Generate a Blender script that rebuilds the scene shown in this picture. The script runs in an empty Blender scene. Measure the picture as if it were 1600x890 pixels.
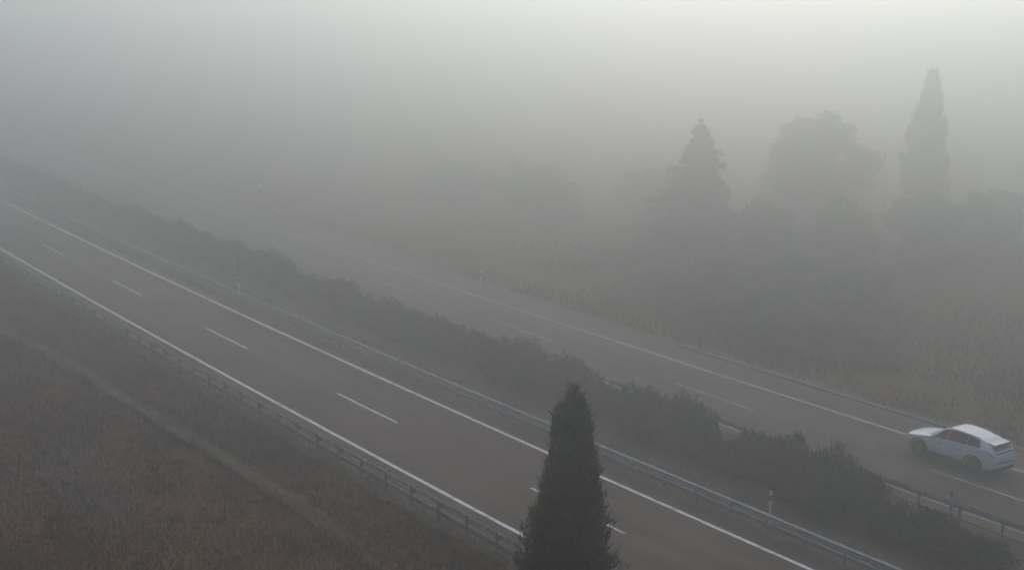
import bpy, bmesh, math, random
import numpy as np
from mathutils import Vector, Matrix

random.seed(7)
rng = np.random.default_rng(7)
SC = bpy.context.scene
COL = SC.collection
PI = math.pi

# ------------------------------------------------------------------ camera
CAM_H, CAM_X, CAM_Y = 20.117, 17.829, -2.281
PITCH, ROLL, YAW, CURVE = 0.199858, 0.0323294, -0.90415, 0.00042407
cy_, sy_ = math.cos(YAW), math.sin(YAW)
R_ = Vector((cy_, -sy_, 0)); F0 = Vector((sy_, cy_, 0)); Z_ = Vector((0, 0, 1))
F_ = F0 * math.cos(PITCH) - Z_ * math.sin(PITCH)
U_ = F0 * math.sin(PITCH) + Z_ * math.cos(PITCH)
cr, sr = math.cos(ROLL), math.sin(ROLL)
cx_axis = R_ * cr + U_ * sr
cy_axis = -R_ * sr + U_ * cr
cz_axis = -F_
cam_data = bpy.data.cameras.new('camera')
cam = bpy.data.objects.new('camera', cam_data)
COL.objects.link(cam)
cam.matrix_world = Matrix((
    (cx_axis.x, cy_axis.x, cz_axis.x, CAM_X),
    (cx_axis.y, cy_axis.y, cz_axis.y, CAM_Y),
    (cx_axis.z, cy_axis.z, cz_axis.z, CAM_H),
    (0, 0, 0, 1)))
cam_data.sensor_width = 36.0
cam_data.sensor_fit = 'HORIZONTAL'
cam_data.lens = 36.0 * 2100.0 / 1600.0
cam_data.clip_start = 0.5
cam_data.clip_end = 6000
SC.camera = cam

# ------------------------------------------------------------------ sky, sun, exposure
SUN_EL, SUN_AZ = math.radians(38), math.radians(-43)     # azimuth from +Y towards +X
world = bpy.data.worlds.new('World'); SC.world = world
world.use_nodes = True
wn = world.node_tree.nodes; wl = world.node_tree.links
for n in list(wn): wn.remove(n)
wout = wn.new('ShaderNodeOutputWorld'); wbg = wn.new('ShaderNodeBackground'); sky = wn.new('ShaderNodeTexSky')
sky.sky_type = 'NISHITA'; sky.sun_disc = False
sky.sun_elevation = SUN_EL; sky.sun_rotation = SUN_AZ
sky.altitude = 100; sky.air_density = 1.0; sky.dust_density = 1.1; sky.ozone_density = 1.0
wbg.inputs['Strength'].default_value = 0.11
wl.new(sky.outputs[0], wbg.inputs['Color']); wl.new(wbg.outputs[0], wout.inputs['Surface'])

sun_d = bpy.data.lights.new('sun', 'SUN'); sun_d.energy = 1.5; sun_d.angle = math.radians(60); sun_d.color = (1.0, 0.975, 0.935)
sun = bpy.data.objects.new('sun', sun_d); COL.objects.link(sun)
sd = Vector((math.sin(SUN_AZ) * math.cos(SUN_EL), math.cos(SUN_AZ) * math.cos(SUN_EL), math.sin(SUN_EL)))
sun.rotation_euler = sd.to_track_quat('Z', 'Y').to_euler()
sun.location = (0, 60, 60)

HAZE_DENSITY = 0.0130
vs = SC.view_settings
vs.view_transform = 'Standard'; vs.look = 'None'; vs.exposure = 0.32; vs.gamma = 1.0; vs.use_curve_mapping = False
SC.render.engine = 'CYCLES'
cyc = SC.cycles
cyc.use_denoising = True
cyc.max_bounces = 8; cyc.diffuse_bounces = 3; cyc.glossy_bounces = 2; cyc.volume_bounces = 4; cyc.transparent_max_bounces = 8
cyc.caustics_reflective = False; cyc.caustics_refractive = False

# ------------------------------------------------------------------ helpers
def bend(s):
    return 0.5 * CURVE * (s - CAM_X) ** 2       # the road's gentle curve
def W(s, t, z=0.0):
    """road coordinates (s along the road, t across it) to world"""
    return Vector((s, t + bend(s), z))
def heading(s):
    return math.atan(CURVE * (s - CAM_X))

def new_mesh(name, verts, faces, mat=None, smooth=False):
    me = bpy.data.meshes.new(name)
    me.from_pydata([tuple(v) for v in verts], [], [tuple(f) for f in faces])
    if mat is not None: me.materials.append(mat)
    if smooth: me.polygons.foreach_set('use_smooth', [True] * len(me.polygons))
    me.update()
    return me
def tri_mesh(name, verts, tris, mat):
    """fast mesh from numpy arrays, verts (n,3), tris (m,3)"""
    me = bpy.data.meshes.new(name)
    nv, nt = len(verts), len(tris)
    me.vertices.add(nv); me.vertices.foreach_set('co', np.asarray(verts, np.float32).ravel())
    me.loops.add(nt * 3); me.loops.foreach_set('vertex_index', np.asarray(tris, np.int32).ravel())
    me.polygons.add(nt)
    me.polygons.foreach_set('loop_start', np.arange(0, nt * 3, 3, dtype=np.int32))
    me.polygons.foreach_set('loop_total', np.full(nt, 3, dtype=np.int32))
    me.update(calc_edges=True); me.validate()
    if mat is not None: me.materials.append(mat)
    return me
def link(name, data, parent=None, loc=None, rotz=None):
    o = bpy.data.objects.new(name, data); COL.objects.link(o)
    if parent is not None: o.parent = parent
    if loc is not None: o.location = loc
    if rotz is not None: o.rotation_euler = (0, 0, rotz)
    return o
def tag(o, label=None, cat=None, group=None, kind=None):
    if label: o['label'] = label
    if cat: o['category'] = cat
    if group: o['group'] = group
    if kind: o['kind'] = kind
    return o
def box_vf(x0, x1, y0, y1, z0, z1):
    v = [(x0, y0, z0), (x1, y0, z0), (x1, y1, z0), (x0, y1, z0), (x0, y0, z1), (x1, y0, z1), (x1, y1, z1), (x0, y1, z1)]
    f = [(0, 3, 2, 1), (4, 5, 6, 7), (0, 1, 5, 4), (1, 2, 6, 5), (2, 3, 7, 6), (3, 0, 4, 7)]
    return v, f
class MB:
    def __init__(self): self.v = []; self.f = []
    def add(self, v, f):
        o = len(self.v); self.v += [tuple(p) for p in v]; self.f += [tuple(i + o for i in q) for q in f]; return self
    def box(self, *a): return self.add(*box_vf(*a))
    def cyl(self, p0, p1, r0, r1, n=10, cap=True):
        p0, p1 = Vector(p0), Vector(p1); d = (p1 - p0).normalized()
        a = d.orthogonal().normalized(); b = d.cross(a)
        v = []; f = []
        for k in range(n):
            t = 2 * PI * k / n; w = a * math.cos(t) + b * math.sin(t)
            v.append(p0 + w * r0); v.append(p1 + w * r1)
        for k in range(n):
            i, j = 2 * k, 2 * ((k + 1) % n)
            f.append((i, j, j + 1, i + 1))
        if cap:
            f.append(tuple(2 * k for k in range(n))[::-1]); f.append(tuple(2 * k + 1 for k in range(n)))
        return self.add(v, f)
    def mesh(self, name, mat, smooth=False): return new_mesh(name, self.v, self.f, mat, smooth)

# ------------------------------------------------------------------ materials
def mat_new(name):
    m = bpy.data.materials.new(name); m.use_nodes = True
    nt = m.node_tree; b = nt.nodes['Principled BSDF']
    return m, nt, b
def plain(name, col, rough=0.6, metal=0.0, spec=0.5, noise=0.0, scale=6.0, bump=0.0):
    m, nt, b = mat_new(name)
    b.inputs['Base Color'].default_value = (*col, 1); b.inputs['Roughness'].default_value = rough
    b.inputs['Metallic'].default_value = metal; b.inputs['Specular IOR Level'].default_value = spec
    if noise > 0:
        tc = nt.nodes.new('ShaderNodeTexCoord'); nz = nt.nodes.new('ShaderNodeTexNoise'); nz.inputs['Scale'].default_value = scale
        nz.inputs['Detail'].default_value = 6
        rp = nt.nodes.new('ShaderNodeValToRGB')
        rp.color_ramp.elements[0].position = 0.3; rp.color_ramp.elements[1].position = 0.7
        rp.color_ramp.elements[0].color = (*[c * (1 - noise) for c in col], 1)
        rp.color_ramp.elements[1].color = (*[min(1, c * (1 + noise)) for c in col], 1)
        nt.links.new(tc.outputs['Object'], nz.inputs['Vector']); nt.links.new(nz.outputs['Fac'], rp.inputs['Fac'])
        nt.links.new(rp.outputs['Color'], b.inputs['Base Color'])
        if bump > 0:
            bp = nt.nodes.new('ShaderNodeBump'); bp.inputs['Strength'].default_value = bump; bp.inputs['Distance'].default_value = 0.03
            nt.links.new(nz.outputs['Fac'], bp.inputs['Height']); nt.links.new(bp.outputs['Normal'], b.inputs['Normal'])
    return m
def leaf_mat(name, cols, rough=0.65, var=0.0, nscale=0.9):
    """colour changes from leaf clump to leaf clump (random per island) and in broad patches"""
    m, nt, b = mat_new(name)
    ge = nt.nodes.new('ShaderNodeNewGeometry'); rp = nt.nodes.new('ShaderNodeValToRGB')
    el = rp.color_ramp.elements
    while len(el) < len(cols): el.new(0.5)
    for i, (p, c) in enumerate(cols):
        el[i].position = p; el[i].color = (*c, 1)
    nt.links.new(ge.outputs['Random Per Island'], rp.inputs['Fac'])
    tc = nt.nodes.new('ShaderNodeTexCoord'); nz = nt.nodes.new('ShaderNodeTexNoise'); nz.inputs['Scale'].default_value = nscale
    nz.inputs['Detail'].default_value = 3
    mp = nt.nodes.new('ShaderNodeMapRange'); mp.inputs[1].default_value = 0.3; mp.inputs[2].default_value = 0.7
    mp.inputs[3].default_value = 1 - var; mp.inputs[4].default_value = 1 + var
    mx = nt.nodes.new('ShaderNodeVectorMath'); mx.operation = 'SCALE'
    nt.links.new(tc.outputs['Object'], nz.inputs['Vector']); nt.links.new(nz.outputs['Fac'], mp.inputs[0])
    nt.links.new(rp.outputs['Color'], mx.inputs[0]); nt.links.new(mp.outputs[0], mx.inputs['Scale'])
    nt.links.new(mx.outputs['Vector'], b.inputs['Base Color'])
    b.inputs['Roughness'].default_value = rough; b.inputs['Specular IOR Level'].default_value = 0.25
    return m

def ground_mat(name, stops, fleck=None, scale=0.12, fleck_amt=0.0, bump=0.6, far=None):
    m, nt, b = mat_new(name); N = nt.nodes; L = nt.links
    tc = N.new('ShaderNodeTexCoord')
    n1 = N.new('ShaderNodeTexNoise'); n1.inputs['Scale'].default_value = scale; n1.inputs['Detail'].default_value = 8; n1.inputs['Roughness'].default_value = 0.62
    n1.inputs['Distortion'].default_value = 0.4
    n2 = N.new('ShaderNodeTexNoise'); n2.inputs['Scale'].default_value = 2.6; n2.inputs['Detail'].default_value = 10; n2.inputs['Roughness'].default_value = 0.7
    L.new(tc.outputs['Object'], n1.inputs['Vector']); L.new(tc.outputs['Object'], n2.inputs['Vector'])
    mix = N.new('ShaderNodeMath'); mix.operation = 'MULTIPLY_ADD'; mix.inputs[1].default_value = 0.45
    sc1 = N.new('ShaderNodeMath'); sc1.operation = 'MULTIPLY'; sc1.inputs[1].default_value = 0.55
    L.new(n1.outputs['Fac'], sc1.inputs[0]); L.new(n2.outputs['Fac'], mix.inputs[0]); L.new(sc1.outputs[0], mix.inputs[2])
    rp = N.new('ShaderNodeValToRGB'); el = rp.color_ramp.elements
    while len(el) < len(stops): el.new(0.5)
    for i, (p, c) in enumerate(stops): el[i].position = p; el[i].color = (*c, 1)
    L.new(mix.outputs[0], rp.inputs['Fac'])
    out = rp.outputs['Color']
    if fleck:
        v = N.new('ShaderNodeTexNoise'); v.inputs['Scale'].default_value = 7.0; v.inputs['Detail'].default_value = 4; v.inputs['Roughness'].default_value = 0.8
        L.new(tc.outputs['Object'], v.inputs['Vector'])
        mr = N.new('ShaderNodeMapRange'); mr.inputs[1].default_value = 0.58; mr.inputs[2].default_value = 0.72; mr.inputs[4].default_value = fleck_amt
        L.new(v.outputs['Fac'], mr.inputs[0])
        mc = N.new('ShaderNodeMix'); mc.data_type = 'RGBA'; mc.inputs['B'].default_value = (*fleck, 1)
        L.new(mr.outputs[0], mc.inputs['Factor']); L.new(out, mc.inputs['A']); out = mc.outputs['Result']
    if far:                                  # grass instead of bare soil on the land beyond the road
        sx = N.new('ShaderNodeSeparateXYZ'); L.new(tc.outputs['Object'], sx.inputs[0])
        wob = N.new('ShaderNodeMath'); wob.operation = 'MULTIPLY_ADD'; wob.inputs[1].default_value = 14.0
        L.new(n1.outputs['Fac'], wob.inputs[0]); L.new(sx.outputs['Y'], wob.inputs[2])
        fr = N.new('ShaderNodeMapRange'); fr.inputs[1].default_value = 62.0; fr.inputs[2].default_value = 72.0; fr.inputs[4].default_value = 0.85
        L.new(wob.outputs[0], fr.inputs[0])
        fm = N.new('ShaderNodeMix'); fm.data_type = 'RGBA'; fm.inputs['B'].default_value = (*far, 1)
        L.new(fr.outputs[0], fm.inputs['Factor']); L.new(out, fm.inputs['A']); out = fm.outputs['Result']
    L.new(out, b.inputs['Base Color'])
    b.inputs['Roughness'].default_value = 0.95; b.inputs['Specular IOR Level'].default_value = 0.1
    bp = N.new('ShaderNodeBump'); bp.inputs['Strength'].default_value = bump; bp.inputs['Distance'].default_value = 0.15
    L.new(n2.outputs['Fac'], bp.inputs['Height']); L.new(bp.outputs['Normal'], b.inputs['Normal'])
    return m

def asphalt_mat(name, base, tint):
    m, nt, b = mat_new(name); N = nt.nodes; L = nt.links
    tc = N.new('ShaderNodeUVMap')           # UV: u along the road, v across it, metres
    sp = N.new('ShaderNodeMapping'); sp.inputs['Scale'].default_value = (0.02, 0.55, 1)
    L.new(tc.outputs['UV'], sp.inputs['Vector'])
    n1 = N.new('ShaderNodeTexNoise'); n1.inputs['Scale'].default_value = 1.5; n1.inputs['Detail'].default_value = 5     # lengthwise streaks
    L.new(sp.outputs['Vector'], n1.inputs['Vector'])
    n2 = N.new('ShaderNodeTexNoise'); n2.inputs['Scale'].default_value = 0.25; n2.inputs['Detail'].default_value = 7    # broad patches
    L.new(tc.outputs['UV'], n2.inputs['Vector'])
    n3 = N.new('ShaderNodeTexNoise'); n3.inputs['Scale'].default_value = 18; n3.inputs['Detail'].default_value = 6      # grain
    L.new(tc.outputs['UV'], n3.inputs['Vector'])
    a = N.new('ShaderNodeMath'); a.operation = 'ADD'; L.new(n1.outputs['Fac'], a.inputs[0]); L.new(n2.outputs['Fac'], a.inputs[1])
    a2 = N.new('ShaderNodeMath'); a2.operation = 'ADD'; L.new(a.outputs[0], a2.inputs[0]); L.new(n3.outputs['Fac'], a2.inputs[1])
    mr = N.new('ShaderNodeMapRange'); mr.inputs[1].default_value = 1.2; mr.inputs[2].default_value = 1.85
    L.new(a2.outputs[0], mr.inputs[0])
    sv = N.new('ShaderNodeSeparateXYZ'); L.new(tc.outputs['UV'], sv.inputs[0])
    wv = N.new('ShaderNodeMath'); wv.operation = 'MULTIPLY_ADD'; wv.inputs[1].default_value = 2 * PI / 1.775; wv.inputs[2].default_value = -2 * PI * 29.72 / 1.775
    L.new(sv.outputs['Y'], wv.inputs[0])
    wc = N.new('ShaderNodeMath'); wc.operation = 'COSINE'; L.new(wv.outputs[0], wc.inputs[0])
    wt = N.new('ShaderNodeMath'); wt.operation = 'MULTIPLY_ADD'; wt.inputs[1].default_value = -0.16; L.new(wc.outputs[0], wt.inputs[0]); L.new(mr.outputs[0], wt.inputs[2])
    rp = N.new('ShaderNodeValToRGB')
    rp.color_ramp.elements[0].color = (*[c * 0.62 for c in base], 1); rp.color_ramp.elements[1].color = (*tint, 1)
    L.new(wt.outputs[0], rp.inputs['Fac']); L.new(rp.outputs['Color'], b.inputs['Base Color'])
    b.inputs['Roughness'].default_value = 0.85; b.inputs['Specular IOR Level'].default_value = 0.25
    bp = N.new('ShaderNodeBump'); bp.inputs['Strength'].default_value = 0.25; bp.inputs['Distance'].default_value = 0.01
    L.new(n3.outputs['Fac'], bp.inputs['Height']); L.new(bp.outputs['Normal'], b.inputs['Normal'])
    return m
def paint_mat(name, col, wear):
    m, nt, b = mat_new(name); N = nt.nodes; L = nt.links
    tc = N.new('ShaderNodeTexCoord'); n1 = N.new('ShaderNodeTexNoise'); n1.inputs['Scale'].default_value = 1.7; n1.inputs['Detail'].default_value = 9; n1.inputs['Roughness'].default_value = 0.7
    L.new(tc.outputs['Object'], n1.inputs['Vector'])
    rp = N.new('ShaderNodeValToRGB'); rp.color_ramp.elements[0].position = 0.36; rp.color_ramp.elements[1].position = 0.50
    rp.color_ramp.elements[0].color = (*wear, 1); rp.color_ramp.elements[1].color = (*col, 1)
    L.new(n1.outputs['Fac'], rp.inputs['Fac']); L.new(rp.outputs['Color'], b.inputs['Base Color'])
    b.inputs['Roughness'].default_value = 0.7
    return m

M_ground = ground_mat('soil_and_dry_grass', [(0.32, (0.018, 0.020, 0.008)), (0.42, (0.060, 0.030, 0.013)), (0.50, (0.16, 0.060, 0.025)), (0.58, (0.058, 0.050, 0.018)), (0.70, (0.14, 0.085, 0.045))],
                      fleck=(0.16, 0.13, 0.095), fleck_amt=0.5, far=(0.062, 0.058, 0.032))
M_verge = ground_mat('gravelly_verge', [(0.3, (0.045, 0.042, 0.028)), (0.45, (0.085, 0.072, 0.050)), (0.6, (0.12, 0.10, 0.072)), (0.75, (0.10, 0.095, 0.055))],
                     fleck=(0.28, 0.25, 0.20), fleck_amt=0.6, scale=0.5)
M_asphalt = asphalt_mat('asphalt_near', (0.056, 0.037, 0.026), (0.118, 0.083, 0.060))
M_asphalt2 = asphalt_mat('asphalt_far', (0.060, 0.048, 0.039), (0.112, 0.090, 0.073))
M_paint = paint_mat('road_paint', (0.82, 0.81, 0.78), (0.36, 0.34, 0.31))
M_paint_old = paint_mat('worn_road_paint', (0.42, 0.41, 0.38), (0.13, 0.12, 0.11))
M_galv = plain('galvanised_steel', (0.35, 0.35, 0.335), 0.6, 0.05, noise=0.3, scale=3.0)
M_galv_dark = plain('weathered_steel_post', (0.20, 0.205, 0.21), 0.6, 0.15, noise=0.3, scale=4.0)
M_white_plastic = plain('white_plastic', (0.78, 0.78, 0.76), 0.45, noise=0.08, scale=8)
M_black_plastic = plain('black_plastic', (0.02, 0.02, 0.02), 0.5)
M_reflector = plain('amber_reflector', (0.65, 0.38, 0.05), 0.25)
M_red = plain('red_paint', (0.5, 0.03, 0.03), 0.5)
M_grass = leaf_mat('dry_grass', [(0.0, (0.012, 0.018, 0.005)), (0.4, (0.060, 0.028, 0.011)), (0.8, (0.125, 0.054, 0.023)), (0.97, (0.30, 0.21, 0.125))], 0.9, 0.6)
M_straw = leaf_mat('pale_straw', [(0.0, (0.24, 0.19, 0.13)), (0.5, (0.36, 0.30, 0.22)), (1.0, (0.48, 0.42, 0.32))], 0.9, 0.3)
M_seed = leaf_mat('pale_seed_heads', [(0.0, (0.24, 0.21, 0.17)), (1.0, (0.50, 0.46, 0.40))], 0.9, 0.2)
M_weed = leaf_mat('green_weeds', [(0.0, (0.022, 0.040, 0.012)), (0.6, (0.045, 0.060, 0.020)), (1.0, (0.085, 0.080, 0.036))], 0.9, 0.3)
M_rough = leaf_mat('rough_grass', [(0.0, (0.045, 0.046, 0.023)), (0.6, (0.066, 0.062, 0.033)), (1.0, (0.090, 0.080, 0.046))], 0.9, 0.3, 0.15)
M_stone = plain('pale_stone', (0.26, 0.24, 0.20), 0.9, noise=0.3, scale=5)
M_cypress = leaf_mat('cypress_foliage', [(0.0, (0.004, 0.022, 0.003)), (0.5, (0.009, 0.044, 0.006)), (0.84, (0.028, 0.088, 0.012)), (0.92, (0.060, 0.040, 0.018)), (1.0, (0.09, 0.062, 0.030))], 0.7, 0.75, 2.4)
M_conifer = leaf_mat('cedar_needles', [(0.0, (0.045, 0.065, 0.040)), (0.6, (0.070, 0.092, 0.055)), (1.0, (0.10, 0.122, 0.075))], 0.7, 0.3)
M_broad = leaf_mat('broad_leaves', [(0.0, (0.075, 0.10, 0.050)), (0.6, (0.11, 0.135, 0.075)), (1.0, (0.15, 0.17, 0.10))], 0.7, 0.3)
M_oleander = leaf_mat('oleander_leaves', [(0.0, (0.010, 0.042, 0.007)), (0.6, (0.026, 0.088, 0.013)), (1.0, (0.070, 0.145, 0.028))], 0.6, 0.35)
M_dull = leaf_mat('dull_shrub_leaves', [(0.0, (0.030, 0.036, 0.016)), (0.6, (0.058, 0.062, 0.028)), (1.0, (0.10, 0.095, 0.05))], 0.8, 0.4)
M_bark = plain('bark', (0.085, 0.062, 0.045), 0.95, noise=0.4, scale=9, bump=0.6)

# ------------------------------------------------------------------ layout across the road (metres)
T_B, T_LANE, T_A = 28.83, 32.38, 35.93
T_C, T_FLANE, T_F = 46.3, 49.66, 53.2
ROAD = (27.35, 36.8)
FROAD = (45.35, 55.75)

# ------------------------------------------------------------------ ground sheet
def vnoise(x, y, sc, seed):
    r = np.random.default_rng(seed); n = 64; g = r.random((n, n))
    u, v = x / sc, y / sc
    i, j = np.floor(u).astype(int), np.floor(v).astype(int); fu, fv = u - i, v - j
    fu, fv = fu * fu * (3 - 2 * fu), fv * fv * (3 - 2 * fv)
    a, b = g[i % n, j % n], g[(i + 1) % n, j % n]; c, d = g[i % n, (j + 1) % n], g[(i + 1) % n, (j + 1) % n]
    return (a * (1 - fu) + b * fu) * (1 - fv) + (c * (1 - fu) + d * fu) * fv - 0.5
def ridge_t(s):      # the low earth ridge beside the field
    return 22.75 - 0.0011 * (s + 31) ** 2 + 0.05 * np.sin(s * 0.31) + 0.05 * np.sin(s * 0.83)
def hz(s, t):
    s, t = np.asarray(s, float), np.asarray(t, float)
    h = -0.16 + 0.10 * vnoise(s, t, 2.3, 1) + 0.22 * vnoise(s, t, 9.0, 2)
    h = np.where((t > 26.2) & (t < 57.5), -0.10 + 0.05 * vnoise(s, t, 1.7, 3), h)
    ditch = np.exp(-((t - 24.9) / 1.0) ** 2) * -0.45
    h = h + np.where(t < 26.6, ditch, 0)
    rt = ridge_t(s)
    h = h + np.exp(-((t - rt) / 0.45) ** 2) * 0.12
    far = np.clip((t - 57.5) / 12, 0, 1)
    h = h + far * (0.3 + 0.9 * vnoise(s, t, 17.0, 5))
    h = np.where((t > ROAD[0] - 0.25) & (t < ROAD[1] + 0.25), -0.16, h)
    h = np.where((t > FROAD[0] - 0.25) & (t < FROAD[1] + 0.25), -0.16, h)
    return h
sa = np.concatenate([np.arange(-640, -160, 24.), np.arange(-160, -110, 2.), np.arange(-110, 16, 0.7), np.arange(16, 60, 4.), np.arange(60, 641, 29.)])
ta = np.concatenate([np.arange(-420, 0, 21.), np.arange(0, 12, 1.), np.arange(12, 28, 0.35), np.arange(28, 60, 0.5), np.arange(60, 110, 2.), np.arange(110, 641, 24.)])
SS, TT = np.meshgrid(sa, ta, indexing='ij')
HH = hz(SS, TT)
gv = np.stack([SS, TT + bend(SS), HH], -1).reshape(-1, 3)
na, nb = len(sa), len(ta)
ii, jj = np.meshgrid(np.arange(na - 1), np.arange(nb - 1), indexing='ij')
q00 = (ii * nb + jj).ravel(); q10 = q00 + nb; q01 = q00 + 1; q11 = q10 + 1
gt = np.concatenate([np.stack([q00, q10, q11], -1), np.stack([q00, q11, q01], -1)])
gme = tri_mesh('ground', gv, gt, M_ground); gme.polygons.foreach_set('use_smooth', [True] * len(gme.polygons))
tag(link('ground', gme), kind='structure')

def strip(name, s0, s1, t0, t1, z, mat, parent=None, step=4.0, edge=None, thick=0.0, base_s=0.0):
    """a ribbon that follows the road; edge: ragged amplitude at both rims"""
    n = max(1, int(math.ceil(abs(s1 - s0) / step)))
    v, f, uv = [], [], []
    for k in range(n + 1):
        s = s0 + (s1 - s0) * k / n
        e0 = e1 = 0
        if edge:
            e0 = edge * (random.random() - .5); e1 = edge * (random.random() - .5)
        for t in (t0 + e0, t1 + e1):
            v.append(W(s, t, z)); uv.append((s, t))
    for k in range(n): f.append((2 * k, 2 * k + 2, 2 * k + 3, 2 * k + 1))
    if thick > 0:
        m = len(v); v += [p - Vector((0, 0, thick)) for p in v]; uv += uv
        for k in range(n):
            f.append((2 * k, 2 * k + m, 2 * k + 2 + m, 2 * k + 2)); f.append((2 * k + 1, 2 * k + 3, 2 * k + 3 + m, 2 * k + 1 + m))
        f.append((0, 1, 1 + m, m)); f.append((2 * n, 2 * n + m, 2 * n + 1 + m, 2 * n + 1))
    me = new_mesh(name, v, f, mat)
    ul = me.uv_layers.new(name='UVMap')
    for lp in me.loops: ul.data[lp.index].uv = uv[lp.vertex_index]
    me.update()
    o = link(name, me, parent)
    return o

SL, SR = -320.0, 120.0
# gravelly verges and the median bed, then the two carriageways
tag(strip('median', SL, SR, ROAD[1] - 0.3, FROAD[0] + 0.3, -0.045, M_verge, step=1.3), kind='structure')
tag(strip('verge', SL, SR, 26.45, ROAD[0] + 0.3, -0.05, M_verge, step=0.6, edge=0.5), kind='structure')
tag(strip('verge', SL, SR, FROAD[1] - 0.3, 57.4, -0.05, M_verge, step=0.8, edge=0.7), kind='structure')
road1 = tag(strip('road', SL, SR, ROAD[0], ROAD[1], 0.0, M_asphalt, step=1.5, edge=0.10, thick=0.12), kind='structure')
road2 = tag(strip('road', SL, SR, FROAD[0], FROAD[1], 0.0, M_asphalt2, step=1.5, edge=0.12, thick=0.12), kind='structure')
def line(name, s0, s1, t, w, mat, parent):
    return strip(name, s0, s1, t - w / 2, t + w / 2, 0.005, mat, parent, step=3.0)
line('edge_line', SL, SR, T_B, 0.20, M_paint, road1)
line('edge_line', SL, SR, T_A, 0.20, M_paint, road1)
for i in range(-4, 16): line('lane_dash', -18.84 - 17 * i - 6.1, -18.84 - 17 * i, T_LANE, 0.13, M_paint, road1)
line('edge_line', SL, SR, T_C, 0.18, M_paint_old, road2)
line('edge_line', SL, SR, T_F, 0.20, M_paint_old, road2)
for i in range(-5, 14): line('lane_dash', -44.73 - 17 * i - 6.1, -44.73 - 17 * i, T_FLANE, 0.14, M_paint_old, road2)

# ------------------------------------------------------------------ guardrails
def w_beam_mesh(name, length, mat, front=1):
    prof = [(0.0, 0.155), (0.035, 0.135), (0.083, 0.10), (0.083, 0.065), (0.02, 0.03), (0.02, -0.03), (0.083, -0.065), (0.083, -0.10), (0.035, -0.135), (0.0, -0.155)]
    th = 0.006; v = []; f = []
    n = len(prof)
    for x in (-length / 2 - 0.04, length / 2 + 0.04):
        for (y, z) in prof: v.append((x, y * front, z))
        for (y, z) in prof: v.append((x, (y - th) * front, z))
    m = 2 * n
    for k in range(n - 1):
        f.append((k, k + 1, m + k + 1, m + k)); f.append((n + k + 1, n + k, m + n + k, m + n + k + 1))
    f.append((0, m, m + n, n)); f.append((n - 1, 2 * n - 1, m + 2 * n - 1, m + n - 1))
    return new_mesh(name, v, f, mat)
def post_mesh(name, h, mat):      # a C-section steel post, 60 cm of it in the ground
    b = MB()
    b.box(-0.035, -0.029, -0.05, 0.05, -0.6, h); b.box(-0.029, 0.035, -0.05, -0.044, -0.6, h); b.box(-0.029, 0.035, 0.044, 0.05, -0.6, h)
    return b.mesh(name, mat)
def guardrail(label, t, s0, s1, front, top=0.80, lower=True, post_h=0.80, spacing=2.0, beam_len=4.0, z_low=0.24, beam_cz=None):
    root = link('guardrail', None, loc=W((s0 + s1) / 2, t, 0)); root.empty_display_size = 0.3
    inv = W((s0 + s1) / 2, t, 0)
    tag(root, label, 'guardrail')
    beam_cz = beam_cz if beam_cz else top - 0.16
    pm = post_mesh('post', post_h, M_galv_dark); bm_ = w_beam_mesh('beam', beam_len, M_galv, front)
    sp = MB().box(-0.05, 0.05, -0.07, 0.07, -0.10, 0.10).mesh('spacer', M_galv_dark)
    cap = MB().box(-0.06, 0.06, -0.05, 0.05, 0.0, 0.035).mesh('cap', M_white_plastic)
    lr = MB()
    lr.box(-beam_len / 2 - .03, beam_len / 2 + .03, -0.02, 0.02, -0.055, 0.055)
    lr.box(-beam_len / 2 - .03, beam_len / 2 + .03, 0.022 * front - 0.004, 0.022 * front + 0.004, -0.115, -0.057)
    lrm = lr.mesh('lower_rail', M_galv_dark)
    s = s0
    k = 0
    while s <= s1 + 1e-6:
        a = heading(s)
        p = W(s, t, 0) - inv
        jz = random.uniform(-.012, .012)
        po = link('post', pm, root, p + Vector((0, 0, jz)), a + random.uniform(-.03, .03))
        link('spacer', sp, root, W(s, t + 0.13 * front, beam_cz) - inv, a)
        s += spacing; k += 1
    s = s0 + beam_len / 2 - spacing / 2
    while s <= s1:
        a = heading(s)
        link('beam', bm_, root, W(s, t + 0.205 * front, beam_cz + random.uniform(-.010, .010)) - inv, a + random.uniform(-.002, .002)).scale = (1, 1, 0.86)
        if lower: link('lower_rail', lrm, root, W(s, t + 0.12 * front, z_low) - inv, a)
        s += beam_len
    return root
guardrail('galvanised guardrail seen from behind, along the verge between dry grass and the near carriageway', 26.85, -160, -8, 1, top=0.80, post_h=0.86, z_low=0.34)
guardrail('galvanised guardrail on the median edge beside the near carriageway, in front of the hedge', 37.55, -170, 20, -1, top=0.80, post_h=0.80, z_low=0.30)
guardrail('guardrail half hidden behind the median hedge, facing the far carriageway', 44.95, -140, 20, 1, top=0.78, post_h=0.78, lower=False)
# a low concrete kerb with joints along the rim of the far shoulder
kb = link('kerb', None, loc=W(-10, 56.0, 0)); tag(kb, kind='structure')
kme = MB().box(-1.99, 1.99, -0.16, 0.16, -0.25, 0.09).mesh('kerb_stone', plain('concrete', (0.15, 0.145, 0.125), 0.9, noise=0.35, scale=2.0))
for k in range(17):
    sk = -38.0 + 4.0 * k
    link('kerb_stone', kme, kb, W(sk, 56.02, random.uniform(-.012, .012)) - W(-10, 56.0, 0), heading(sk))

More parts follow.
